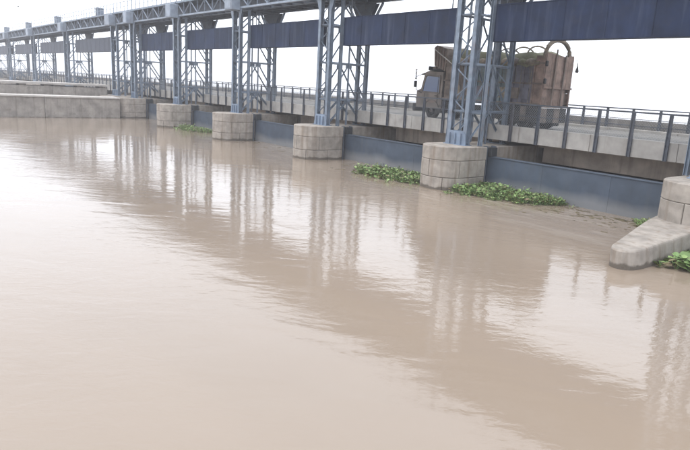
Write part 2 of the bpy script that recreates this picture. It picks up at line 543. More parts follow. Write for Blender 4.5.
for i in range(len(FAR)-1):
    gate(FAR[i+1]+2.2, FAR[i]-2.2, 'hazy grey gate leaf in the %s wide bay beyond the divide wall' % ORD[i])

# ------------------------------------------------------------------ steel towers
LEV = [ZP, 3.85, 6.2, 8.55, 10.2]
FL = [(-0.35, 2.05), (0.75, 2.05)]
RL = [(-0.45, 5.4), (0.45, 5.4)]
def build_tower(px, label, sx=1.0):
    t = empty('gate_tower', (px, 0, ZP))
    def A(m, name, mt='steel'):
        o = m.obj(name, mt, t); o.location = (0, 0, -ZP); return o
    zt = LEV[-1]
    fl = [(XC+(x-XC)*sx, y) for x, y in FL]; rl = [(XC+(x-XC)*sx, y) for x, y in RL]
    for x, y in fl:
        A(MB().hsec(x, y, ZP+0.03, zt, 0.23, 0.28, 0.03, 'y'), 'leg')
    for x, y in rl:
        A(MB().hsec(x, y, ZP+0.03, zt, 0.20, 0.26, 0.03, 'y'), 'leg')
    gp = [(XC-1.12*sx, 2.48), (XC+1.08*sx, 2.48)]
    for x, y in gp:
        A(MB().hsec(x, y, ZP+0.03, zt-0.1, 0.16, 0.20, 0.025, 'x'), 'guide_post')
    A(MB().hsec(fl[0][0]+0.42*sx, 2.30, ZP+0.03, zt, 0.08, 0.08, 0.016, 'x'), 'ladder_rail')
    for k, (x, y) in enumerate([(fl[0][0]*0.5+rl[0][0]*0.5, 3.75), (fl[1][0]*0.5+rl[1][0]*0.5, 3.75)]):
        A(MB().hsec(x, y, ZP+0.03, zt, 0.09, 0.09, 0.016, 'x'), 'middle_post')
    # level rings
    for z in LEV[1:-1]:
        A(MB().angle((fl[0][0], 2.05, z), (fl[1][0], 2.05, z), 0.11), 'cross_tie')
        A(MB().angle((rl[0][0], 5.4, z), (rl[1][0], 5.4, z), 0.11), 'cross_tie')
        for k in (0, 1):
            A(MB().angle((fl[k][0], 2.05, z), (rl[k][0], 5.4, z), 0.12), 'side_tie')
            g = fl[k][0] if k == 0 else fl[1][0]
            A(MB().angle((g, 2.12, z-0.05), (gp[k][0], 2.48, z-0.05), 0.09), 'guide_tie')
    # side bracing: inverted Vs dropping from the middle post to the legs
    for k in (0, 1):
        xm = (fl[k][0]+rl[k][0])/2
        for a, b in zip(LEV[:-1], LEV[1:]):
            A(MB().angle((xm, 3.75, b-0.06), (fl[k][0], 2.12, a+0.12), 0.15 if a < 3 else 0.11), 'diagonal_brace')
            A(MB().angle((xm, 3.75, b-0.06), (rl[k][0], 5.33, a+0.12), 0.17 if a < 3 else 0.12), 'diagonal_brace')
            A(MB().prism([(xm-0.015, 3.5), (xm+0.015, 3.5), (xm+0.015, 4.0), (xm-0.015, 4.0)], b-0.28, b-0.02) if b < zt else
              MB().prism([(xm-0.015, 3.5), (xm+0.015, 3.5), (xm+0.015, 4.0), (xm-0.015, 4.0)], b-0.3, b-0.05), 'node_plate')
    # zigzag lacing of front and rear faces
    for (p, q), yy in ((fl, 2.05), (rl, 5.4)):
        m = MB(); z = ZP+0.75; k = 0; st = 0.78
        while z+st < zt:
            a, b = (p, q) if k % 2 == 0 else (q, p)
            m.angle((a[0], yy, z), (b[0], yy, z+st), 0.07)
            z += st; k += 1
        A(m, 'lacing')
    # base gussets
    x0, x1 = fl[0][0]-0.14, fl[1][0]+0.14
    m = MB()
    for yy in (1.885, 2.192):
        m.add([(x0, yy, ZP+0.03), (x1, yy, ZP+0.03), (x1-0.06, yy, ZP+0.55), (x1-0.2, yy, ZP+0.72), (x0+0.2, yy, ZP+0.72), (x0+0.06, yy, ZP+0.55),
               (x0, yy+0.025, ZP+0.03), (x1, yy+0.025, ZP+0.03), (x1-0.06, yy+0.025, ZP+0.55), (x1-0.2, yy+0.025, ZP+0.72), (x0+0.2, yy+0.025, ZP+0.72), (x0+0.06, yy+0.025, ZP+0.55)],
              [(0,1,2,3,4,5), (11,10,9,8,7,6)] + [(i, i+6, (i+1) % 6+6, (i+1) % 6) for i in range(6)])
    A(m, 'base_gusset', 'gusset')
    for k in range(3):
        xx = x0+0.32+(x1-x0-0.64)*k/2
        A(MB().box(xx-0.012, xx+0.012, 1.80, 1.884, ZP+0.036, ZP+0.6), 'gusset_rib', 'gusset')
    A(MB().box(x0-0.06, x1+0.06, 1.80, 2.30, ZP, ZP+0.035), 'base_plate', 'gusset')
    A(MB().box(rl[0][0]-0.16, rl[1][0]+0.16, 5.2, 5.6, ZP, ZP+0.035), 'base_plate', 'steel')
    # flared heads carrying the gantry
    xa, xb = rl[0][0], rl[1][0]
    m = MB()
    for yy in (5.24, 5.53):
        m.add([(xa-0.05, yy, 9.0), (xb+0.05, yy, 9.0), (xb+0.85, yy, zt), (xa-0.85, yy, zt), (xa-0.05, yy+0.03, 9.0), (xb+0.05, yy+0.03, 9.0), (xb+0.85, yy+0.03, zt), (xa-0.85, yy+0.03, zt)],
              [(0,1,2,3), (7,6,5,4), (0,4,5,1), (1,5,6,2), (2,6,7,3), (3,7,4,0)])
    A(m, 'head_bracket', 'steel_dark')
    for k, xx in ((-1, xa), (1, xb)):
        A(MB().bar((xx+k*0.12, 5.4, 8.6), (xx+k*1.35, 5.4, zt), 0.13), 'knee_brace')
    for k, xx in ((-1, fl[0][0]), (1, fl[1][0])):
        m = MB()
        m.add([(xx+k*0.1, 1.92, 9.3), (xx+k*0.1, 1.92, zt), (xx+k*0.42, 1.92, zt), (xx+k*0.1, 1.95, 9.3), (xx+k*0.1, 1.95, zt), (xx+k*0.42, 1.95, zt)],
              [(0,1,2), (5,4,3), (0,3,4,1), (1,4,5,2), (2,5,3,0)])
        A(m, 'knee_plate', 'steel')
    return tag(t, label, 'tower', 'lattice steel towers on the piers')
tlab = ['lattice steel tower beyond the right edge, seen only in reflection',
        'blue-grey lattice steel tower on the right-edge pier, mostly out of frame',
        'blue-grey lattice steel tower standing in front of the truck',
        'blue-grey lattice steel tower just left of the truck, clear against the sky',
        'lattice steel tower two bays left of the tower in front of the truck',
        'lattice steel tower on the smallest free-standing pier',
        'lattice steel tower rising from the near end of the divide wall pier']
towers = [build_tower(px, tlab[i]) for i, px in enumerate(NEAR)]
for i, px in enumerate(FAR):
    build_tower(px, 'hazy lattice tower of the wide far bays, %s one behind the divide wall' % ORD[i] if i else 'lattice steel tower just behind the divide wall, paired with its neighbour', 1.7)

# ------------------------------------------------------------------ counterweights hung between the towers
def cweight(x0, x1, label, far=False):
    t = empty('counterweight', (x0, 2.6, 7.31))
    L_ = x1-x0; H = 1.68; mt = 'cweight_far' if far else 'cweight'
    MB().box(0.02, L_-0.02, 0.02, 0.5, 0.01, H-0.01).obj('ballast_box', mt, t)
    n = max(4, round(L_/1.9))
    for i in range(n):
        a, b = L_*i/n, L_*(i+1)/n
        MB().box(a+0.004, b-0.004, -0.004+random.uniform(-0.004, 0.004), 0.018, 0.03, H-0.03).obj('face_plate', mt, t)
    MB().box(0, L_, -0.03, 0.54, H-0.028, H+0.02).obj('top_flange', mt, t)
    MB().box(0, L_, -0.03, 0.54, -0.02, 0.028).obj('bottom_flange', mt, t)
    for i in range(1, n):
        MB().box(L_*i/n-0.02, L_*i/n+0.02, -0.02, -0.009, 0.03, H-0.03).obj('seam_strap', mt, t)
    for k in (0.06, 0.94):
        MB().tube([(L_*k, 0.25, H), (L_*k, 0.25, 10.2-7.31)], 0.035, 6).obj('hoist_rope', 'steel_dark', t)
    return tag(t, label, 'counterweight', 'steel counterweight boxes hung between the towers')
clab = ['navy counterweight beyond the right-edge tower, seen only in reflection',
        'long navy steel counterweight across the upper right, above the truck tail',
        'navy steel counterweight hanging left of the truck tower',
        'navy steel counterweight, third from the right',
        'navy steel counterweight, fourth from the right',
        'navy steel counterweight, last before the divide wall']
for i in range(6): cweight(NEAR[i+1]+1.2, NEAR[i]-1.12, clab[i])
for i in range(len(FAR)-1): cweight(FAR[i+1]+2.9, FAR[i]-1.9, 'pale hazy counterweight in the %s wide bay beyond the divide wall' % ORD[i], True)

# ------------------------------------------------------------------ gantry bridge over the towers
GZ0, GZ1 = 10.22, 11.55
def gantry(x0, x1, label):
    t = empty('gantry_span', (x0, 0, GZ0))
    L_ = x1-x0; D = GZ1-GZ0
    MB().box(0.05, L_-0.05, 1.93, 2.17, 0, 0.14).obj('bottom_chord', 'steel_lite', t)
    MB().box(0.05, L_-0.05, 1.93, 2.17, D-0.14, D).obj('top_chord', 'steel', t)
    n = max(4, round(L_/1.5)); n += n % 2
    for i in range(n):
        a, b = 0.1+(L_-0.2)*i/n, 0.1+(L_-0.2)*(i+1)/n
        z0, z1 = (0.14, D-0.14) if i % 2 else (D-0.14, 0.14)
        MB().angle((a, 2.05, z0), (b, 2.05, z1), 0.10, 0.02).obj('diagonal', 'steel_lite', t)
        if i: MB().bar((a, 2.05, 0.14), (a, 2.05, D-0.14), 0.06).obj('upright', 'steel', t)
    MB().box(0.05, L_-0.05, 5.3, 5.5, 0, D).box(0.05, L_-0.05, 5.14, 5.3, 0, 0.05).box(0.05, L_-0.05, 5.14, 5.3, D-0.05, D).obj('plate_girder', 'steel_dark', t)
    MB().box(0.05, L_-0.05, 3.2, 3.4, 0.02, D*0.8).obj('inner_girder', 'steel_dark', t)
    for i in range(n+1):
        a = 0.15+(L_-0.3)*i/n
        MB().bar((a, 2.17, 0.1), (a, 5.14, 0.1), 0.1, 0.16).obj('floor_beam', 'steel_dark', t)
    MB().box(0.0, L_, 2.3, 5.1, D-0.05, D-0.005).obj('walkway_plate', 'steel_dark', t)
    for yy in (1.98, 5.45):
        m = MB()
        m.bar((0, yy, D+1.0), (L_, yy, D+1.0), 0.05).bar((0, yy, D+0.5), (L_, yy, D+0.5), 0.04)
        m.obj('handrail', 'steel_lite', t)
        k = max(5, round(L_/1.2))
        for i in range(k+1):
            MB().bar((0.03+(L_-0.06)*i/k, yy, D), (0.03+(L_-0.06)*i/k, yy, D+1.0), 0.055).obj('rail_post', 'steel_lite', t)
    # hoist drums and shafts under a low cover in mid span
    MB().tube([(0.8, 3.8, D+0.42), (L_-0.8, 3.8, D+0.42)], 0.07, 8).obj('line_shaft', 'steel', t)
    return tag(t, label, 'gantry', 'gantry bridge spans on top of the towers')
def hoist(px, label, sx=1.0):
    t = empty('hoist_housing', (px, 0, GZ0))
    MB().box(XC-0.55*sx, XC+0.62*sx, 1.15, 1.915, -0.15, 1.05, 0.03).obj('gear_cover', 'steel_lite', t)
    MB().box(XC-0.48*sx, XC+0.55*sx, 1.12, 1.148, -0.05, 0.95).obj('cover_door', 'steel_lite', t)
    return tag(t, label, 'hoist housing', 'hoist housings above the towers')
allT = NEAR + FAR
gl = ['gantry span beyond the right-edge tower, seen only in reflection', 'gantry span overhead between the right-edge tower and the truck tower', 'gantry span overhead left of the truck tower', 'gantry span, third from the right', 'gantry span, fourth from the right', 'gantry span ending above the divide wall', 'short gantry span between the paired towers at the divide wall']
for i in range(len(allT)-1):
    gantry(allT[i+1]+XC+0.01, allT[i]+XC-0.01, gl[i] if i < len(gl) else 'hazy gantry span over the %s wide bay beyond the divide wall' % ORD[i-7])
hl = ['hoist housing beyond the right edge, seen only in reflection', 'hoist housing above the right-edge tower', 'hoist housing above the truck tower', 'hoist housing above the tower left of the truck', 'hoist housing above the fourth tower from the right', 'hoist housing above the smallest free-standing pier', 'hoist housing above the divide wall pier', 'hoist housing above the tower just behind the divide wall']
for i, px in enumerate(allT):
    hoist(px, hl[i] if i < len(hl) else 'hazy hoist housing on the %s far tower behind the divide wall' % ORD[i-7], 1.0 if i < 7 else 1.5)

def cabin(px, label, w):
    t = empty('motor_cabin', (px, 3.7, GZ1))
    MB().box(-0.45*w, 0.45*w, -0.4, 0.4, 0.0, 1.25, 0.03).obj('cabin_wall', 'steel', t)
    MB().box(-0.3*w, 0.1*w, -0.425, -0.402, 0.05, 1.05).obj('cabin_door', 'steel_dark', t)
    m = MB()
    m.add([(-0.55*w, -0.52, 1.252), (0.55*w, -0.52, 1.252), (0.55*w, 0.52, 1.252), (-0.55*w, 0.52, 1.252), (-0.35*w, -0.3, 1.42), (0.35*w, -0.3, 1.42), (0.35*w, 0.3, 1.42), (-0.35*w, 0.3, 1.42)],
          [(3,2,1,0), (4,5,6,7), (0,1,5,4), (1,2,6,5), (2,3,7,6), (3,0,4,7)])
    m.obj('roof', 'steel_dark', t)
    return tag(t, label, 'motor cabin', 'small motor cabins on the gantry')
for i in range(len(FAR)-1):
    cabin((FAR[i]+FAR[i+1])/2, 'small motor cabin on the gantry over the %s wide bay beyond the divide wall' % ORD[i], 1.0+0.25*i)

# ------------------------------------------------------------------ road bridge behind the gates
X0, X1 = -205.0, 34.0
PS = 1.61
br = empty('road_bridge', (0, 9.3, 2.4))
tag(br, 'concrete road bridge with beige edge beam running along the barrage', 'bridge')
def B(m, name, mt):
    o = m.obj(name, mt, br); o.location = (0, -9.3, -2.4); return o
B(MB().box(X0, X1, 5.0, 13.6, 2.62, 3.0), 'deck_slab', 'girder')
for yy in (7.5, 10.3, 13.0):
    for a, b in zip(allT[1:], allT[:-1]):
        hw = RP if b > -50 else 2.6
        gx0, gx1 = a+XC+hw-0.02, b+XC-hw+0.02
        m = MB()                                   # precast girder with dapped ends
        o8 = [(gx0, 2.05), (gx0+0.35, 2.05), (gx0+0.35, 1.27), (gx1-0.95, 1.27), (gx1-0.95, 2.05), (gx1, 2.05), (gx1, 2.618), (gx0, 2.618)]
        m.add([(x, yy-0.2, z) for x, z in o8] + [(x, yy+0.2, z) for x, z in o8],
              [(0,1,6,7), (1,2,3,4), (1,4,5,6), (15,14,9,8), (12,11,10,9), (14,13,12,9)] + [(i, i+8, (i+1) % 8+8, (i+1) % 8) for i in range(8)])
        B(m, 'girder', 'girder')
# edge beam cast in lengths, one per bay third
xs = X1
while xs > -130:
    L_ = 4.0 if xs > -50 else 8.0
    B(MB().box(xs-L_+0.008, xs-0.008, RY+0.0, RY+0.33, 2.40, 3.20, 0.015), 'edge_beam', 'beam')
    B(MB().box(xs-L_+0.008, xs-0.008, R2Y-0.33, R2Y, 2.40, 3.20, 0.015), 'edge_beam', 'beam')
    xs -= L_
B(MB().box(X0, xs, RY, RY+0.33, 2.40, 3.20), 'edge_beam', 'beam')
B(MB().box(X0, xs, R2Y-0.33, R2Y, 2.40, 3.20), 'edge_beam', 'beam')
tag(MB().box(X0, X1, RY+0.34, R2Y-0.34, 3.002, ROADZ).obj('road', 'asphalt'), kind='structure')
pw = MB().box(X0, X1, R2Y+0.25, R2Y+0.45, 2.3, 3.70).obj('upstream_parapet', 'wall')
tag(pw, 'low grey concrete parapet wall beyond the far railing', 'wall')

# railings
def rail_post():
    m = MB()
    for k in (-1, 1):        # two tapering flats
        m.add([(k*0.068-0.016, -0.05, -0.80), (k*0.068+0.016, -0.05, -0.80), (k*0.068+0.016, 0.03, -0.80), (k*0.068-0.016, 0.03, -0.80),
               (k*0.068-0.016, -0.055, 0.1), (k*0.068+0.016, -0.055, 0.1), (k*0.068+0.016, 0.03, 0.1), (k*0.068-0.016, 0.03, 0.1),
               (k*0.052-0.016, -0.04, 1.15), (k*0.052+0.016, -0.04, 1.15), (k*0.052+0.016, 0.03, 1.15), (k*0.052-0.016, 0.03, 1.15)],
              [(3,2,1,0), (0,1,5,4), (1,2,6,5), (2,3,7,6), (3,0,4,7), (4,5,9,8), (5,6,10,9), (6,7,11,10), (7,4,8,11), (8,9,10,11)])
    m.box(-0.05, 0.05, -0.012, 0.012, -0.8, 1.14)
    return m
def chainlink(Lw=PS, z0=0.03, z1=1.08, pitch=0.13, r=0.0038):
    m = MB()
    H = z1-z0
    n = int((Lw+H)/pitch)
    for k in range(n+1):
        s = k*pitch-H
        for sg in (0, 1):
            a, b = max(0, s), min(Lw, s+H)
            if b-a < 0.02: continue
            za, zb = z0+(a-s), z0+(b-s)
            if sg: a, b = Lw-a, Lw-b
            y = r*1.0 if sg else -r
            d = Vector((b-a, 0, zb-za)).normalized()
            nrm = Vector((-d.z, 0, d.x))
            p, q = Vector((a, y, za)), Vector((b, y, zb))
            o = [nrm*r, -nrm*r*0.5+Vector((0, r, 0)), -nrm*r*0.5-Vector((0, r, 0))]
            m.add([p+o[0], p+o[1], p+o[2], q+o[0], q+o[1], q+o[2]], [(0,1,4,3), (1,2,5,4), (2,0,3,5)])
    return m
pm = rail_post().mesh('post', 'rail')
wm = chainlink().mesh('wire_mesh', 'wire')
def railing(y, label, flip):
    t = empty('railing', (0, y, 3.2))
    MB().box(X0, X1, -0.03, 0.03, RZ-3.2-0.07, RZ-3.2-0.0).obj('top_rail', 'rail', t)
    MB().box(X0, X1, -0.012, 0.012, 0.56, 0.59).obj('middle_rail', 'rail', t)
    x = 17.6+PS*9; k = 0
    while x > -150:
        o = link('post', pm, t, (x, 0, 0)); o.rotation_euler = (0, 0, math.pi if flip else 0)
        if x > -56: link('wire_mesh', wm, t, (x-PS, 0.0, 0))
        x -= PS
    return tag(t, label, 'railing', 'railings along the road bridge')
railing(RY-0.055, 'near dark steel railing with wire mesh along the bridge edge beam', False)
railing(R2Y+0.055, 'far dark steel railing on the upstream side of the road', True)

# ------------------------------------------------------------------ divide wall and platform at the left
t = tag(empty('divide_wall', (-47.5, -20, 0)), 'long low stained concrete divide wall running out from the barrage', 'wall')
y = 0.0; k = 0
while y > -46:
    L_ = 7.5
    o = MB().box(-48.7, -46.5, y-L_+0.012, y-0.012, -1.5, 2.02, 0.03).obj('wall_panel', 'wall', t); o.location = (47.5, 20, 0)
    o = MB().box(-48.85, -46.38, y-L_+0.008, y-0.008, 2.022, 2.20, 0.02).obj('coping', 'coping', t); o.location = (47.5, 20, 0)
    y -= L_
t = tag(empty('side_platform', (-55, -14, 0)), 'raised concrete platform wall with slotted top behind the divide wall', 'platform')
def Q(m, name, mt):
    o = m.obj(name, mt, t); o.location = (55, 14, 0); return o
y = 1.0
while y > -46:
    Q(MB().box(-56.2, -54.0, y-6+0.01, y-0.01, -1.5, 2.95, 0.03), 'wall_panel', 'wall')
    Q(MB().box(-56.4, -53.85, y-6+0.006, y-0.006, 3.12, 3.36, 0.02), 'top_slab', 'coping')
    for dy in (0.5, 3.0, 5.5):
        Q(MB().box(-55.9, -54.1, y-dy-0.35, y-dy+0.35, 2.951, 3.119), 'slab_support', 'wall')
    y -= 6

# ------------------------------------------------------------------ truck on the bridge
TM = {}
TM['brown'] = mat('truck_brown_panel', (0.155, 0.125, 0.105), 0.7, var=0.3, scale=2.5, streak=0.5, streak_col=(0.17, 0.12, 0.09), patch=0.35, patch_col=(0.2, 0.15, 0.11), bump=0.2)
TM['teal'] = mat('truck_teal_panel', (0.125, 0.17, 0.18), 0.65, var=0.25, scale=1.5, streak=0.55, streak_col=(0.12, 0.095, 0.075), patch=0.4, patch_col=(0.14, 0.115, 0.10), bump=0.2)
TM['blue'] = mat('truck_faded_blue_panel', (0.125, 0.12, 0.145), 0.65, var=0.25, scale=2, streak=0.55, streak_col=(0.12, 0.085, 0.07), patch=0.5, patch_col=(0.15, 0.105, 0.085), bump=0.2)
TM['rust'] = mat('truck_rusty_red_panel', (0.25, 0.178, 0.145), 0.8, var=0.3, scale=2.2, streak=0.6, streak_col=(0.24, 0.17, 0.13), patch=0.4, patch_col=(0.12, 0.07, 0.05), bump=0.25)
TM['olive'] = mat('olive_tarpaulin', (0.15, 0.145, 0.085), 0.9, var=0.25, scale=1.6, patch=0.3, patch_col=(0.10, 0.10, 0.07), bump=0.5, bscale=5)
TM['hoop'] = mat('bamboo_hoop', (0.21, 0.175, 0.13), 0.8, var=0.3, scale=5, bump=0.3)
TM['cab'] = mat('cab_dusty_mauve_paint', (0.165, 0.138, 0.118), 0.55, var=0.25, scale=2, streak=0.4, streak_col=(0.2, 0.16, 0.13), patch=0.3, patch_col=(0.2, 0.16, 0.13), bump=0.1)
TM['tyre'] = mat('dusty_tyre_rubber', (0.035, 0.033, 0.032), 0.9, var=0.3, scale=5, patch=0.4, patch_col=(0.12, 0.10, 0.085), bump=0.3)
TM['rim'] = mat('worn_wheel_rim', (0.15, 0.13, 0.12), 0.6, var=0.25, bump=0.1)
TM['frame'] = mat('truck_chassis_black', (0.03, 0.029, 0.03), 0.7, var=0.3, patch=0.4, patch_col=(0.10, 0.08, 0.065), bump=0.15)
TM['white'] = mat('off_white_trim', (0.55, 0.53, 0.5), 0.6, var=0.2, bump=0.05)
gm = bpy.data.materials.new('cab_glass'); gm.use_nodes = True
g_ = gm.node_tree.nodes['Principled BSDF']
g_.inputs['Base Color'].default_value = (0.05, 0.085, 0.18, 1); g_.inputs['Roughness'].default_value = 0.06
g_.inputs['Specular IOR Level'].default_value = 0.8
TM['glass'] = gm
lm = bpy.data.materials.new('red_lamp_lens'); lm.use_nodes = True
lm.node_tree.nodes['Principled BSDF'].inputs['Base Color'].default_value = (0.10, 0.018, 0.014, 1)
TM['lamp'] = lm

tr = empty('cargo_truck', (-3.0, 7.5, ROADZ))
tag(tr, 'old loaded cargo truck with brown, teal and rusty side panels crossing the bridge', 'truck')
YA, YB = 6.2, 8.8                       # near and far sides
def T(m, name, mt, parent=tr, smooth=False):
    o = m.obj(name, TM[mt], parent, smooth)
    if parent is tr: o.location = (3.0, -7.5, -ROADZ)
    return o
def xz_prism(out, y0, y1):
    m = MB(); n = len(out)
    m.add([(x, y0, z) for x, z in out] + [(x, y1, z) for x, z in out],
          [tuple(range(n-1, -1, -1)), tuple(range(n, 2*n))] + [(i, (i+1) % n, (i+1) % n+n, i+n) for i in range(n)])
    return m
# chassis
for yy in (6.95, 7.95):
    T(MB().box(-7.2, 1.85, yy-0.06, yy+0.06, 3.72, 3.98), 'chassis_rail', 'frame')
T(MB().box(-3.3, -1.7, YA+0.15, YA+0.7, 3.55, 4.1, 0.06), 'fuel_tank', 'frame')
T(MB().box(-4.6, -3.7, YA+0.12, YA+0.6, 3.6, 4.15, 0.04), 'battery_box', 'frame')
T(MB().box(-1.5, 2.0, YA+0.06, YA+0.09, 4.12, 4.3).box(-4.9, 2.0, YA+0.05, YA+0.10, 3.70, 3.78), 'side_guard', 'frame')
# cab
cab_out = [(-7.35, 3.72), (-5.15, 3.72), (-5.15, 5.92), (-6.45, 5.95), (-6.72, 5.86), (-6.98, 4.88), (-7.35, 4.72)]
T(xz_prism(cab_out, YA+0.06, YB-0.06), 'cab_body', 'cab')
dr = T(MB().box(-6.62, -5.5, YA+0.03, YA+0.058, 3.95, 4.62), 'cab_door', 'cab')
h_ = MB().box(-5.72, -5.56, YA+0.0, YA+0.028, 4.46, 4.51).obj('handle', TM['frame'], dr)
wn_ = xz_prism([(-6.78, 4.74), (-5.42, 4.70), (-5.42, 5.62), (-6.42, 5.66), (-6.55, 5.6)], YA+0.035, YA+0.058)
wo_ = T(wn_, 'side_window', 'glass')
m = MB()
wp = [(-6.84, 4.68), (-5.36, 4.64), (-5.36, 5.69), (-6.44, 5.73), (-6.61, 5.66)]
for i in range(5):
    a, b = wp[i], wp[(i+1) % 5]
    m.bar((a[0], YA+0.035, a[1]), (b[0], YA+0.035, b[1]), 0.07, 0.05, (0, 1, 0))
T(m, 'window_frame', 'cab')
m = MB().add([(-6.995, YA+0.25, 4.94), (-6.995, YB-0.25, 4.94), (-6.765, YB-0.25, 5.76), (-6.765, YA+0.25, 5.76), (-6.965, YA+0.25, 4.94), (-6.965, YB-0.25, 4.94), (-6.735, YB-0.25, 5.76), (-6.735, YA+0.25, 5.76)],
             [(3,2,1,0), (4,5,6,7), (0,1,5,4), (1,2,6,5), (2,3,7,6), (3,0,4,7)])
T(m, 'windscreen', 'glass')
T(xz_prism([(-7.05, 5.72), (-6.3, 5.98), (-6.3, 6.03), (-7.08, 5.78)], YA+0.1, YB-0.1), 'sun_visor', 'white')
T(MB().box(-7.62, -7.36, YA, YB, 3.45, 3.95, 0.05), 'bumper', 'frame')
T(MB().box(-7.45, -7.352, YA+0.6, YB-0.6, 4.02, 4.6), 'grille', 'frame')
for yy in (YA+0.3, YB-0.3):
    T(MB().lathe_y([(-0.14, 0.13), (0.14, 0.13)], -7.40, yy, 4.25, 14), 'headlight', 'white')
# front wing over the wheel
m = MB()
pts = []
for i in range(11):
    a = math.pi*i/10
    pts.append((-5.95+0.66*math.cos(a), 3.60+0.62*math.sin(a)))
for i in range(10):
    (xa, za), (xb, zb) = pts[i], pts[i+1]
    m.bar((xa, YA+0.2, za), (xb, YA+0.2, zb), 0.46, 0.035, (0, 0, 1))
T(m, 'front_wing', 'cab')
T(MB().box(-5.3, -4.95, YA+0.02, YA+0.35, 3.55, 3.62).box(-5.3, -4.95, YA+0.02, YA+0.35, 3.85, 3.91), 'cab_step', 'frame')
T(MB().box(-6.64, -6.60, YA+0.028, YA+0.034, 3.95, 4.62).box(-5.52, -5.48, YA+0.028, YA+0.034, 3.95, 5.7), 'door_seam', 'frame')
T(MB().box(-6.55, -5.55, YA+0.022, YA+0.032, 4.05, 4.2), 'door_stripe', 'rust')
T(MB().box(-6.7, -5.2, YA+0.1, YB-0.1, 3.45, 3.715), 'wheel_arch', 'frame')
T(MB().tube([(-5.05, YA+0.1, 3.9), (-5.05, YA+0.05, 5.2), (-5.0, YA+0.0, 6.0)], 0.05, 7), 'air_intake', 'frame')
# wheels
def wheel(x, yc, r=0.53, wd=0.30):
    e_ = bpy.data.objects.new('wheel', None); COL.objects.link(e_); e_.parent = tr
    e_.location = (x+3.0, yc-7.5, r); e_.empty_display_size = 0.2
    h = wd/2
    MB().lathe_y([(-h, r*0.58), (-h-0.01, r*0.75), (-h+0.02, r*0.93), (-h+0.06, r), (h-0.06, r), (h-0.02, r*0.93), (h+0.01, r*0.75), (h, r*0.58)], 0, 0, 0, 28).obj('tyre', TM['tyre'], e_, True)
    MB().lathe_y([(-h+0.0, r*0.57), (-h+0.05, r*0.5), (-h+0.07, r*0.25), (-h-0.02, r*0.22), (-h-0.03, 0.05), (h, 0.05), (h, r*0.57)], 0, 0, 0, 20).obj('rim', TM['rim'], e_)
for x in (-5.95, -0.25, 0.98):
    for yc in (YA+0.22, YB-0.22): wheel(x, yc)
    if x > -1:
        for yc in (YA+0.56, YB-0.56): wheel(x, yc)
for x in (-5.95, -0.25, 0.98):
    T(MB().tube([(x, YA+0.2, 3.58), (x, YB-0.2, 3.58)], 0.08, 8), 'axle', 'frame')
# cargo body
T(MB().box(-5.0, 1.95, YA+0.02, YB-0.02, 4.22, 4.40), 'load_floor', 'frame')
T(MB().box(-4.95, 1.85, YA+0.12, YB-0.12, 4.402, 6.45), 'cargo', 'brown')
bays = [(-5.0, -4.15, 'brown', 6.9), (-4.15, -3.3, 'brown', 6.7), (-3.3, -2.45, 'teal', 6.55), (-2.45, -1.6, 'teal', 6.5), (-1.6, -0.75, 'teal', 6.5),
        (-0.75, 0.1, 'teal', 6.5), (0.1, 0.75, 'blue', 6.5), (0.75, 1.4, 'blue', 6.5), (1.4, 1.98, 'rust', 6.9)]
for a, b, mt, zt in bays:
    for y0, sg in ((YA, 1), (YB, -1)):
        n = 4
        for k in range(n):
            z0, z1 = 4.40+(zt-4.4)*k/n, 4.40+(zt-4.4)*(k+1)/n
            yy = y0+sg*random.uniform(0.045, 0.06)
            T(MB().box(a+0.03, b-0.03, min(yy, yy+sg*0.05), max(yy, yy+sg*0.05), z0+0.008, z1-0.008), 'side_board', mt)
        T(MB().box(b-0.05, b+0.04, min(y0, y0+sg*0.1), max(y0, y0+sg*0.1), 4.25, zt+0.04), 'side_stake', 'rust' if b > 1 else ('blue' if b > 0 else mt))
for zz in (4.38, 5.45, 6.5):
    for yy in (YA-0.035, YB+0.005):
        T(MB().box(-5.0, 1.98, yy, yy+0.03, zz-0.04, zz+0.04), 'waist_rail', 'brown')
# dark net skirt hung along the near side under the floor
for i in range(9):
    xa_ = -1.55+0.39*i
    T(MB().add([(xa_, YA+0.0, 4.24), (xa_+0.385, YA+0.0, 4.24), (xa_+0.37, YA-0.02+0.05*(i % 2), 3.42+0.05*math.sin(i*2.1)), (xa_+0.01, YA-0.01, 3.40+0.06*math.sin(i*1.3)),
                (xa_, YA+0.02, 4.24), (xa_+0.385, YA+0.02, 4.24), (xa_+0.37, YA+0.0+0.05*(i % 2), 3.42+0.05*math.sin(i*2.1)), (xa_+0.01, YA+0.01, 3.40+0.06*math.sin(i*1.3))],
               [(0,1,2,3), (7,6,5,4), (0,4,5,1), (1,5,6,2), (2,6,7,3), (3,7,4,0)]), 'skirt_flap', 'frame' if i % 3 else 'brown')
for k in range(4):
    T(MB().box(2.0, 2.025, YA+0.1+0.6*k, YA+0.66+0.6*k, 3.42, 4.2), 'tail_flap', 'frame' if k % 2 else 'brown')
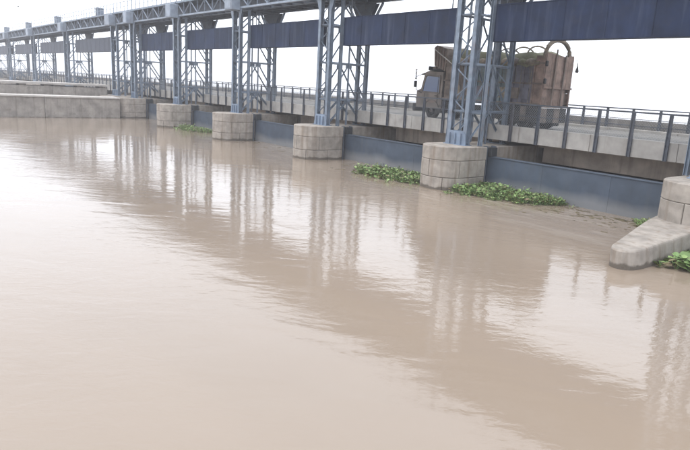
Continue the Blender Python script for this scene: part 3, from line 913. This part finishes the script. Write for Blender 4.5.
# faded painted squares, lashings and sacks bulging over the boards
for i, x_ in enumerate([-4.7, -3.9, -3.0, -2.2, -1.4, -0.55, 0.3, 0.95]):
    T(MB().box(x_-0.22, x_+0.22, YA-0.012, YA+0.04, 4.62, 5.2), 'painted_square', ('teal', 'hoop', 'olive', 'blue')[i % 4] if i % 2 else 'brown')
    T(MB().tube([(x_+0.3, YA-0.05, 6.5), (x_+0.34, YA-0.06, 5.5), (x_+0.28, YA-0.05, 4.4)], 0.014, 5), 'lashing', 'hoop')
for i in range(11):
    x_ = -4.4+0.55*i; r_ = 0.16+0.05*(i*7 % 3)
    T(MB().tube([(x_-0.26, YA+0.12, 6.50), (x_-0.2, YA+0.10, 6.53), (x_, YA+0.08, 6.55+0.03*(i % 2)), (x_+0.2, YA+0.10, 6.53), (x_+0.26, YA+0.12, 6.50)], [r_*0.5, r_*0.9, r_, r_*0.9, r_*0.5], 9), 'sack', ('olive', 'hoop', 'brown')[i % 3], smooth=True)
# crown above the cab
m = MB()
o_ = [(-5.0, 5.98), (-5.95, 6.30), (-6.05, 7.38), (-5.85, 7.52), (-4.95, 7.30)]
m = xz_prism([(-5.0, 5.98), (-4.95, 7.30), (-5.85, 7.52), (-6.05, 7.38), (-5.95, 6.30)], YA+0.02, YB-0.02)
T(m, 'crown_board', 'brown')
for k in range(4):
    x_ = -5.85+0.24*k
    T(MB().bar((x_, YA-0.01, 6.35-0.1*k), (x_-0.05, YA-0.01, 7.45-0.05*k), 0.06, 0.05), 'crown_batten', 'rust')
T(MB().bar((-6.0, YA-0.03, 7.3), (-4.4, YA-0.03, 6.4), 0.07, 0.05), 'crown_brace', 'white')
T(MB().box(-6.6, -5.2, YA+0.2, YB-0.2, 6.02, 6.10).box(-6.6, -6.54, YA+0.2, YB-0.2, 6.1, 6.28), 'roof_rack', 'frame')
for k in range(3):
    T(MB().box(-6.35+0.38*k, -6.05+0.38*k, YA+0.3, YA+0.9, 6.102, 6.28+0.06*(k % 2), 0.03), 'roof_bundle', 'brown')
# tarpaulin: lumpy cover bulging over the load
def tarp():
    m = MB(); nx, ny = 34, 14
    rnd = random.Random(4)
    bumps = [(rnd.uniform(-4.6, 1.4), rnd.uniform(YA, YB), rnd.uniform(0.3, 0.7), rnd.uniform(0.05, 0.2)) for _ in range(26)]
    vs = []
    for i in range(nx+1):
        x = -4.7+6.35*i/nx
        for j in range(ny+1):
            v = j/ny
            y = YA-0.05+(YB-YA+0.10)*v
            e_ = min(v, 1-v)
            z = 6.44+0.50*min(1, e_*6)**0.6
            for bx, by, br_, bh in bumps: z += bh*math.exp(-((x-bx)**2+(y-by)**2)/br_**2)*min(1, e_*6)
            if e_ == 0: z = 6.36+0.06*math.sin(x*5.1)+0.03*math.sin(x*13)
            vs.append((x, y, z))
    fs = []
    w_ = ny+1
    for i in range(nx):
        for j in range(ny):
            a = i*w_+j; fs.append((a, a+w_, a+w_+1, a+1))
    m.add(vs, fs)
    return m
tp = T(tarp(), 'tarpaulin', 'olive', smooth=True)
sd = tp.modifiers.new('thickness', 'SOLIDIFY'); sd.thickness = 0.02
for i in range(7):
    x_ = -4.3+0.9*i
    T(MB().tube([(x_, YA-0.06, 6.42), (x_+0.1, YA-0.045, 5.9), (x_+0.05, YA-0.045, 5.5)], 0.012, 5), 'tarp_rope', 'hoop')
# hoops across the body
def hoop(x, y0, y1, z0, ht, r, mt='hoop'):
    pts = []
    for i in range(17):
        a = math.pi*i/16
        pts.append((x, (y0+y1)/2-(y1-y0)/2*math.cos(a), z0+ht*math.sin(a)**0.8 if 0 < i < 16 else z0))
    T(MB().tube(pts, r, 8), 'hoop', mt, smooth=True)
hoop(1.88, YA+0.10, YB-0.25, 6.75, 0.98, 0.115)
hoop(0.6, YA+0.3, YB-0.3, 6.8, 0.66, 0.05)
hoop(-0.3, YA+0.3, YB-0.3, 6.8, 0.62, 0.045)
hoop(-1.3, YA+0.3, YB-0.3, 6.8, 0.55, 0.045)
# tail
for k in range(5):
    y0 = YA+0.05+(YB-YA-0.10)*k/5; y1 = YA+0.05+(YB-YA-0.10)*(k+1)/5
    T(MB().box(1.99+random.uniform(0, 0.02), 2.05, y0+0.01, y1-0.01, 5.30, 6.98+random.uniform(-0.06, 0.06)), 'tail_board', 'rust')
    if k < 4: T(MB().box(1.98, 2.03, y0+0.01, y1-0.01, 4.25, 5.26), 'tail_board', 'rust')
T(MB().box(2.052, 2.10, YA, YB+0.02, 5.22, 5.32), 'tail_rail', 'rust')
T(MB().box(2.052, 2.10, YA, YB-0.1, 4.22, 4.34), 'tail_rail', 'brown')
for yy in (YA+0.75, YA+1.6):
    T(MB().tube([(2.12, yy, 4.3), (2.10, yy+0.1, 7.25 if yy < 7.2 else 7.0)], 0.045, 7), 'tail_pole', 'brown')
for zz in (5.45, 6.35):
    T(MB().box(2.03, 2.13, YA-0.04, YA+0.16, zz, zz+0.28, 0.03), 'tail_hinge', 'frame')
T(MB().box(1.86, 1.95, YA+0.1, YB-0.1, 3.55, 3.75), 'rear_crossbar', 'frame')
for yy in (YA+0.35, YB-0.35):
    T(MB().box(1.952, 1.99, yy-0.14, yy+0.14, 3.80, 3.93), 'tail_lamp', 'lamp')
    T(MB().box(1.62, 1.64, yy-0.25, yy+0.25, 3.22, 3.85), 'mud_flap', 'frame')
# hanging tassel at the far tail corner, mirror with chain at the front
T(MB().tube([(2.05, YB, 6.78), (2.2, YB+0.12, 6.78)], 0.012, 5).tube([(2.2, YB+0.12, 6.78), (2.2, YB+0.12, 6.5), (2.2, YB+0.12, 6.22), (2.2, YB+0.12, 6.16)], [0.012, 0.03, 0.10, 0.08], 7), 'tassel', 'frame')
T(MB().tube([(-6.9, YA+0.05, 4.6), (-7.25, YA-0.12, 4.8), (-7.28, YA-0.15, 5.6), (-6.75, YA+0.1, 5.85)], 0.022, 6), 'mirror_arm', 'frame')
T(MB().box(-7.34, -7.28, YA-0.28, YA-0.03, 4.95, 5.35, 0.02), 'mirror', 'frame')
for k in range(7):
    T(MB().tube([(-7.31, YA-0.15, 5.45+0.09*k), (-7.31, YA-0.15, 5.49+0.09*k), (-7.31, YA-0.15, 5.53+0.09*k)], [0.03, 0.085, 0.03], 6), 'bead', 'white' if k % 3 else 'hoop')

# ------------------------------------------------------------------ water hyacinth mats
lf = bpy.data.materials.new('hyacinth_leaf'); lf.use_nodes = True
nt = lf.node_tree; b_ = nt.nodes['Principled BSDF']
b_.inputs['Roughness'].default_value = 0.6
gi = nt.nodes.new('ShaderNodeNewGeometry'); cr = nt.nodes.new('ShaderNodeValToRGB')
cr.color_ramp.elements[0].color = (0.07, 0.085, 0.03, 1)
cr.color_ramp.elements[1].color = (0.25, 0.34, 0.12, 1)
e2 = cr.color_ramp.elements.new(0.04); e2.color = (0.14, 0.10, 0.05, 1)
e1 = cr.color_ramp.elements.new(0.5); e1.color = (0.13, 0.225, 0.07, 1)
nt.links.new(gi.outputs['Random Per Island'], cr.inputs[0]); nt.links.new(cr.outputs[0], b_.inputs['Base Color'])
M['leaf'] = lf
M['stem'] = mat('hyacinth_stem_debris', (0.10, 0.085, 0.045), 0.8, var=0.4, scale=6, bump=0.2)
def weed_mat(poly, n, label, seed, size=(0.03, 0.07), hmax=0.52):
    rnd = random.Random(seed)
    m = MB()
    xs_ = [p[0] for p in poly]; ys_ = [p[1] for p in poly]
    def inside(x, y):
        c = False
        for i in range(len(poly)):
            (xa, ya), (xb, yb) = poly[i-1], poly[i]
            if (ya > y) != (yb > y) and x < (xb-xa)*(y-ya)/(yb-ya)+xa: c = not c
        return c
    cl = []
    while len(cl) < n//9:
        x, y = rnd.uniform(min(xs_), max(xs_)), rnd.uniform(min(ys_), max(ys_))
        if inside(x, y): cl.append((x, y, rnd.uniform(0.35, 1.0)))
    for _ in range(n//130):                       # stragglers drifting off the edge
        px_, py_ = rnd.choice(poly)
        cl.append((px_+rnd.gauss(0, 0.35), min(2.9, py_-abs(rnd.gauss(0, 0.3))), rnd.uniform(0.15, 0.4)))
    zone = [(rnd.uniform(min(xs_), max(xs_)), rnd.uniform(min(ys_), max(ys_)), rnd.uniform(0.4, 0.9), rnd.uniform(-0.5, 0.6)) for _ in range(9)]
    for cx, cy, ch in cl:
        ch *= max(0.3, 0.85+sum(w_*math.exp(-((cx-a_)**2+(cy-b2_)**2)/r_**2) for a_, b2_, r_, w_ in zone))
        for _ in range(rnd.randint(6, 12)):
            az = rnd.uniform(0, 2*math.pi); tl = rnd.uniform(0.15, 1.0)
            h = hmax*ch*(1.05-tl*0.6)*rnd.uniform(0.6, 1.1)
            rr = 0.05+tl*0.17
            p = Vector((cx+rr*math.cos(az), cy+rr*math.sin(az), h))
            m.bar((cx, cy, -0.04), p, 0.014)
            s_ = rnd.uniform(*size)*rnd.choice((0.6, 0.9, 1.0, 1.35))
            d = Vector((math.cos(az), math.sin(az), 0)); nrm = (Vector((0, 0, 1))*(0.35+0.9*rnd.random())-d*0.4*rnd.random()+Vector((rnd.uniform(-.4,.4), rnd.uniform(-.4,.4), 0))).normalized()
            a1 = (d-nrm*d.dot(nrm)).normalized(); a2 = nrm.cross(a1)
            ring = []
            for k in range(7):
                t_ = 2*math.pi*k/7
                q = p + a1*(math.cos(t_)*s_*1.1+s_*0.9) + a2*(math.sin(t_)*s_*0.9) + nrm*(0.25*s_*abs(math.sin(t_)))
                ring.append(q)
            ctr = p + a1*s_*0.9
            o = len(m.v); m.v += [tuple(q) for q in ring] + [tuple(ctr)]
            m.f += [(o+k, o+(k+1) % 7, o+7) for k in range(7)]
    o = m.obj('water_weed', 'leaf')
    return tag(o, label, 'water weed', 'floating weed mats against the gates', 'stuff')
weed_mat([(-6.3, 0.9), (-5.2, -0.1), (-3.4, -0.3), (-1.6, -0.2), (-1.0, 0.4), (-0.95, 2.0), (-2.2, 2.7), (-4.6, 2.2)], 3600, 'green leafy water weed mat left of the truck tower pier', 1)
weed_mat([(1.55, 0.55), (2.2, 0.3), (3.6, 0.9), (5.0, 1.3), (6.0, 2.2), (6.3, 2.9), (5.2, 3.05), (3.6, 2.75), (1.6, 2.9)], 3800, 'green leafy water weed mat right of the truck tower pier', 2)
weed_mat([(9.7, 2.6), (10.4, 1.6), (10.85, 1.7), (10.9, 3.05), (9.9, 3.1)], 260, 'small weed clump between the gate and the right-edge pier', 3, (0.03, 0.06), 0.3)
weed_mat([(13.35, -2.6), (13.7, -3.3), (14.6, -3.6), (16.0, -2.0), (15.0, -0.5), (13.4, -0.6)], 1000, 'bright green weed patch beside the pointed footing at right edge', 5, (0.07, 0.14), 0.36)
weed_mat([(-34.0, 1.2), (-32.5, 0.7), (-29.5, 1.4), (-28.5, 2.9), (-33.8, 3.0)], 900, 'small dull weed strip at the gate by the smallest free-standing pier', 6)

rnd = random.Random(31)
m = MB()
for k in range(260):
    f_ = rnd.random()
    x = rnd.choice((rnd.uniform(-7, -1.2), rnd.uniform(1.2, 11.0), rnd.uniform(1.2, 11.0), rnd.uniform(-32, -1)))
    y = 2.6-abs(rnd.gauss(0, 1.3))
    if any(abs(x-px-XC) < RP+0.15 for px in NEAR) and y > -0.2: continue
    a = rnd.gauss(0.1, 0.5); l = rnd.choice((0.05, 0.08, 0.12, 0.3)); 
    m.bar((x-l*math.cos(a), y-l*math.sin(a), 0.004), (x+l*math.cos(a), y+l*math.sin(a), 0.012), rnd.uniform(0.015, 0.05), 0.012)
tag(m.obj('floating_debris', 'stem'), 'bits of straw and stems floating before the gates', 'debris', kind='stuff')

# ------------------------------------------------------------------ far bank and bird
tm = bpy.data.materials.new('far_foliage'); tm.use_nodes = True
tm.node_tree.nodes['Principled BSDF'].inputs['Base Color'].default_value = (0.05, 0.075, 0.035, 1)
M['far_leaf'] = tm
rnd = random.Random(9)
m = MB()
for k in range(420):
    f_ = k/420
    x = -2150+2000*f_+rnd.uniform(-3, 3); y = 1400+rnd.uniform(-25, 45)
    h = rnd.uniform(6, 13) if f_ < 0.5 else rnd.uniform(3, 6)
    if rnd.random() < 0.08: continue
    m.bar((x, y, 1.0), (x, y, h*0.6), 0.5)
    for _ in range(34):
        c = Vector((x+rnd.gauss(0, h*0.28), y+rnd.gauss(0, h*0.25), UPZ+h*rnd.uniform(0.15, 1.0)))
        s_ = h*rnd.uniform(0.08, 0.17)
        a, b, d = [Vector((rnd.uniform(-1, 1), rnd.uniform(-1, 1), rnd.uniform(-1, 1)))*s_ for _ in range(3)]
        m.add([c+a, c+b, c+d, c-a], [(0, 1, 2), (0, 2, 3), (1, 3, 2), (0, 3, 1)])
tag(m.obj('far_wood', 'far_leaf'), 'faint hazy line of trees along the far bank', 'trees', kind='stuff')
m = MB()
m.box(-2190, 600, 1360, 1500, 0.6, 2.4)
tag(m.obj('far_bank', 'girder'), kind='structure')
bd = empty('bird', (0, 0, 0))
m = MB().tube([(-0.22, 0, 0), (-0.12, 0, 0.01), (0.02, 0, 0), (0.2, 0, 0), (0.34, 0, 0.0)], [0.02, 0.055, 0.075, 0.05, 0.015], 8)
m.obj('body', 'dark', bd, True)
for k in (-1, 1):
    MB().add([(-0.10, k*0.05, 0.02), (-0.04, k*0.30, 0.14), (0.12, k*0.62, 0.10), (0.12, k*0.30, 0.10), (0.10, k*0.05, 0.02), (0.0, k*0.3, 0.105), (0.0, k*0.05, 0.0)],
             [(0, 1, 3, 4), (1, 2, 3), (0, 6, 5, 1), (4, 3, 5, 6), (1, 5, 2), (3, 2, 5)]).obj('wing', 'dark', bd)
ray = fw + r2*((18-345)/FX) - u2*((6.4-225)/FX)
bd.location = CAM + ray*120
bd.rotation_euler = (0.2, 0, 0.7)
tag(bd, 'small dark bird flying in the pale sky at upper left', 'bird')

# ------------------------------------------------------------------ haze
hz = MB().box(-2300, 2300, -2300, 2300, -3.6, 21.0).obj('haze', 'water')
hm = bpy.data.materials.new('river_haze'); hm.use_nodes = True
nt = hm.node_tree; nt.nodes.clear()
pv = nt.nodes.new('ShaderNodeVolumePrincipled')
pv.inputs['Color'].default_value = (0.93, 0.95, 1.0, 1)
pv.inputs['Density'].default_value = 0.0011
pv.inputs['Density Attribute'].default_value = ''
pv.inputs['Anisotropy'].default_value = 0.2
ou = nt.nodes.new('ShaderNodeOutputMaterial')
nt.links.new(pv.outputs[0], ou.inputs['Volume'])
hz.data.materials.clear(); hz.data.materials.append(hm)
tag(hz, kind='stuff')
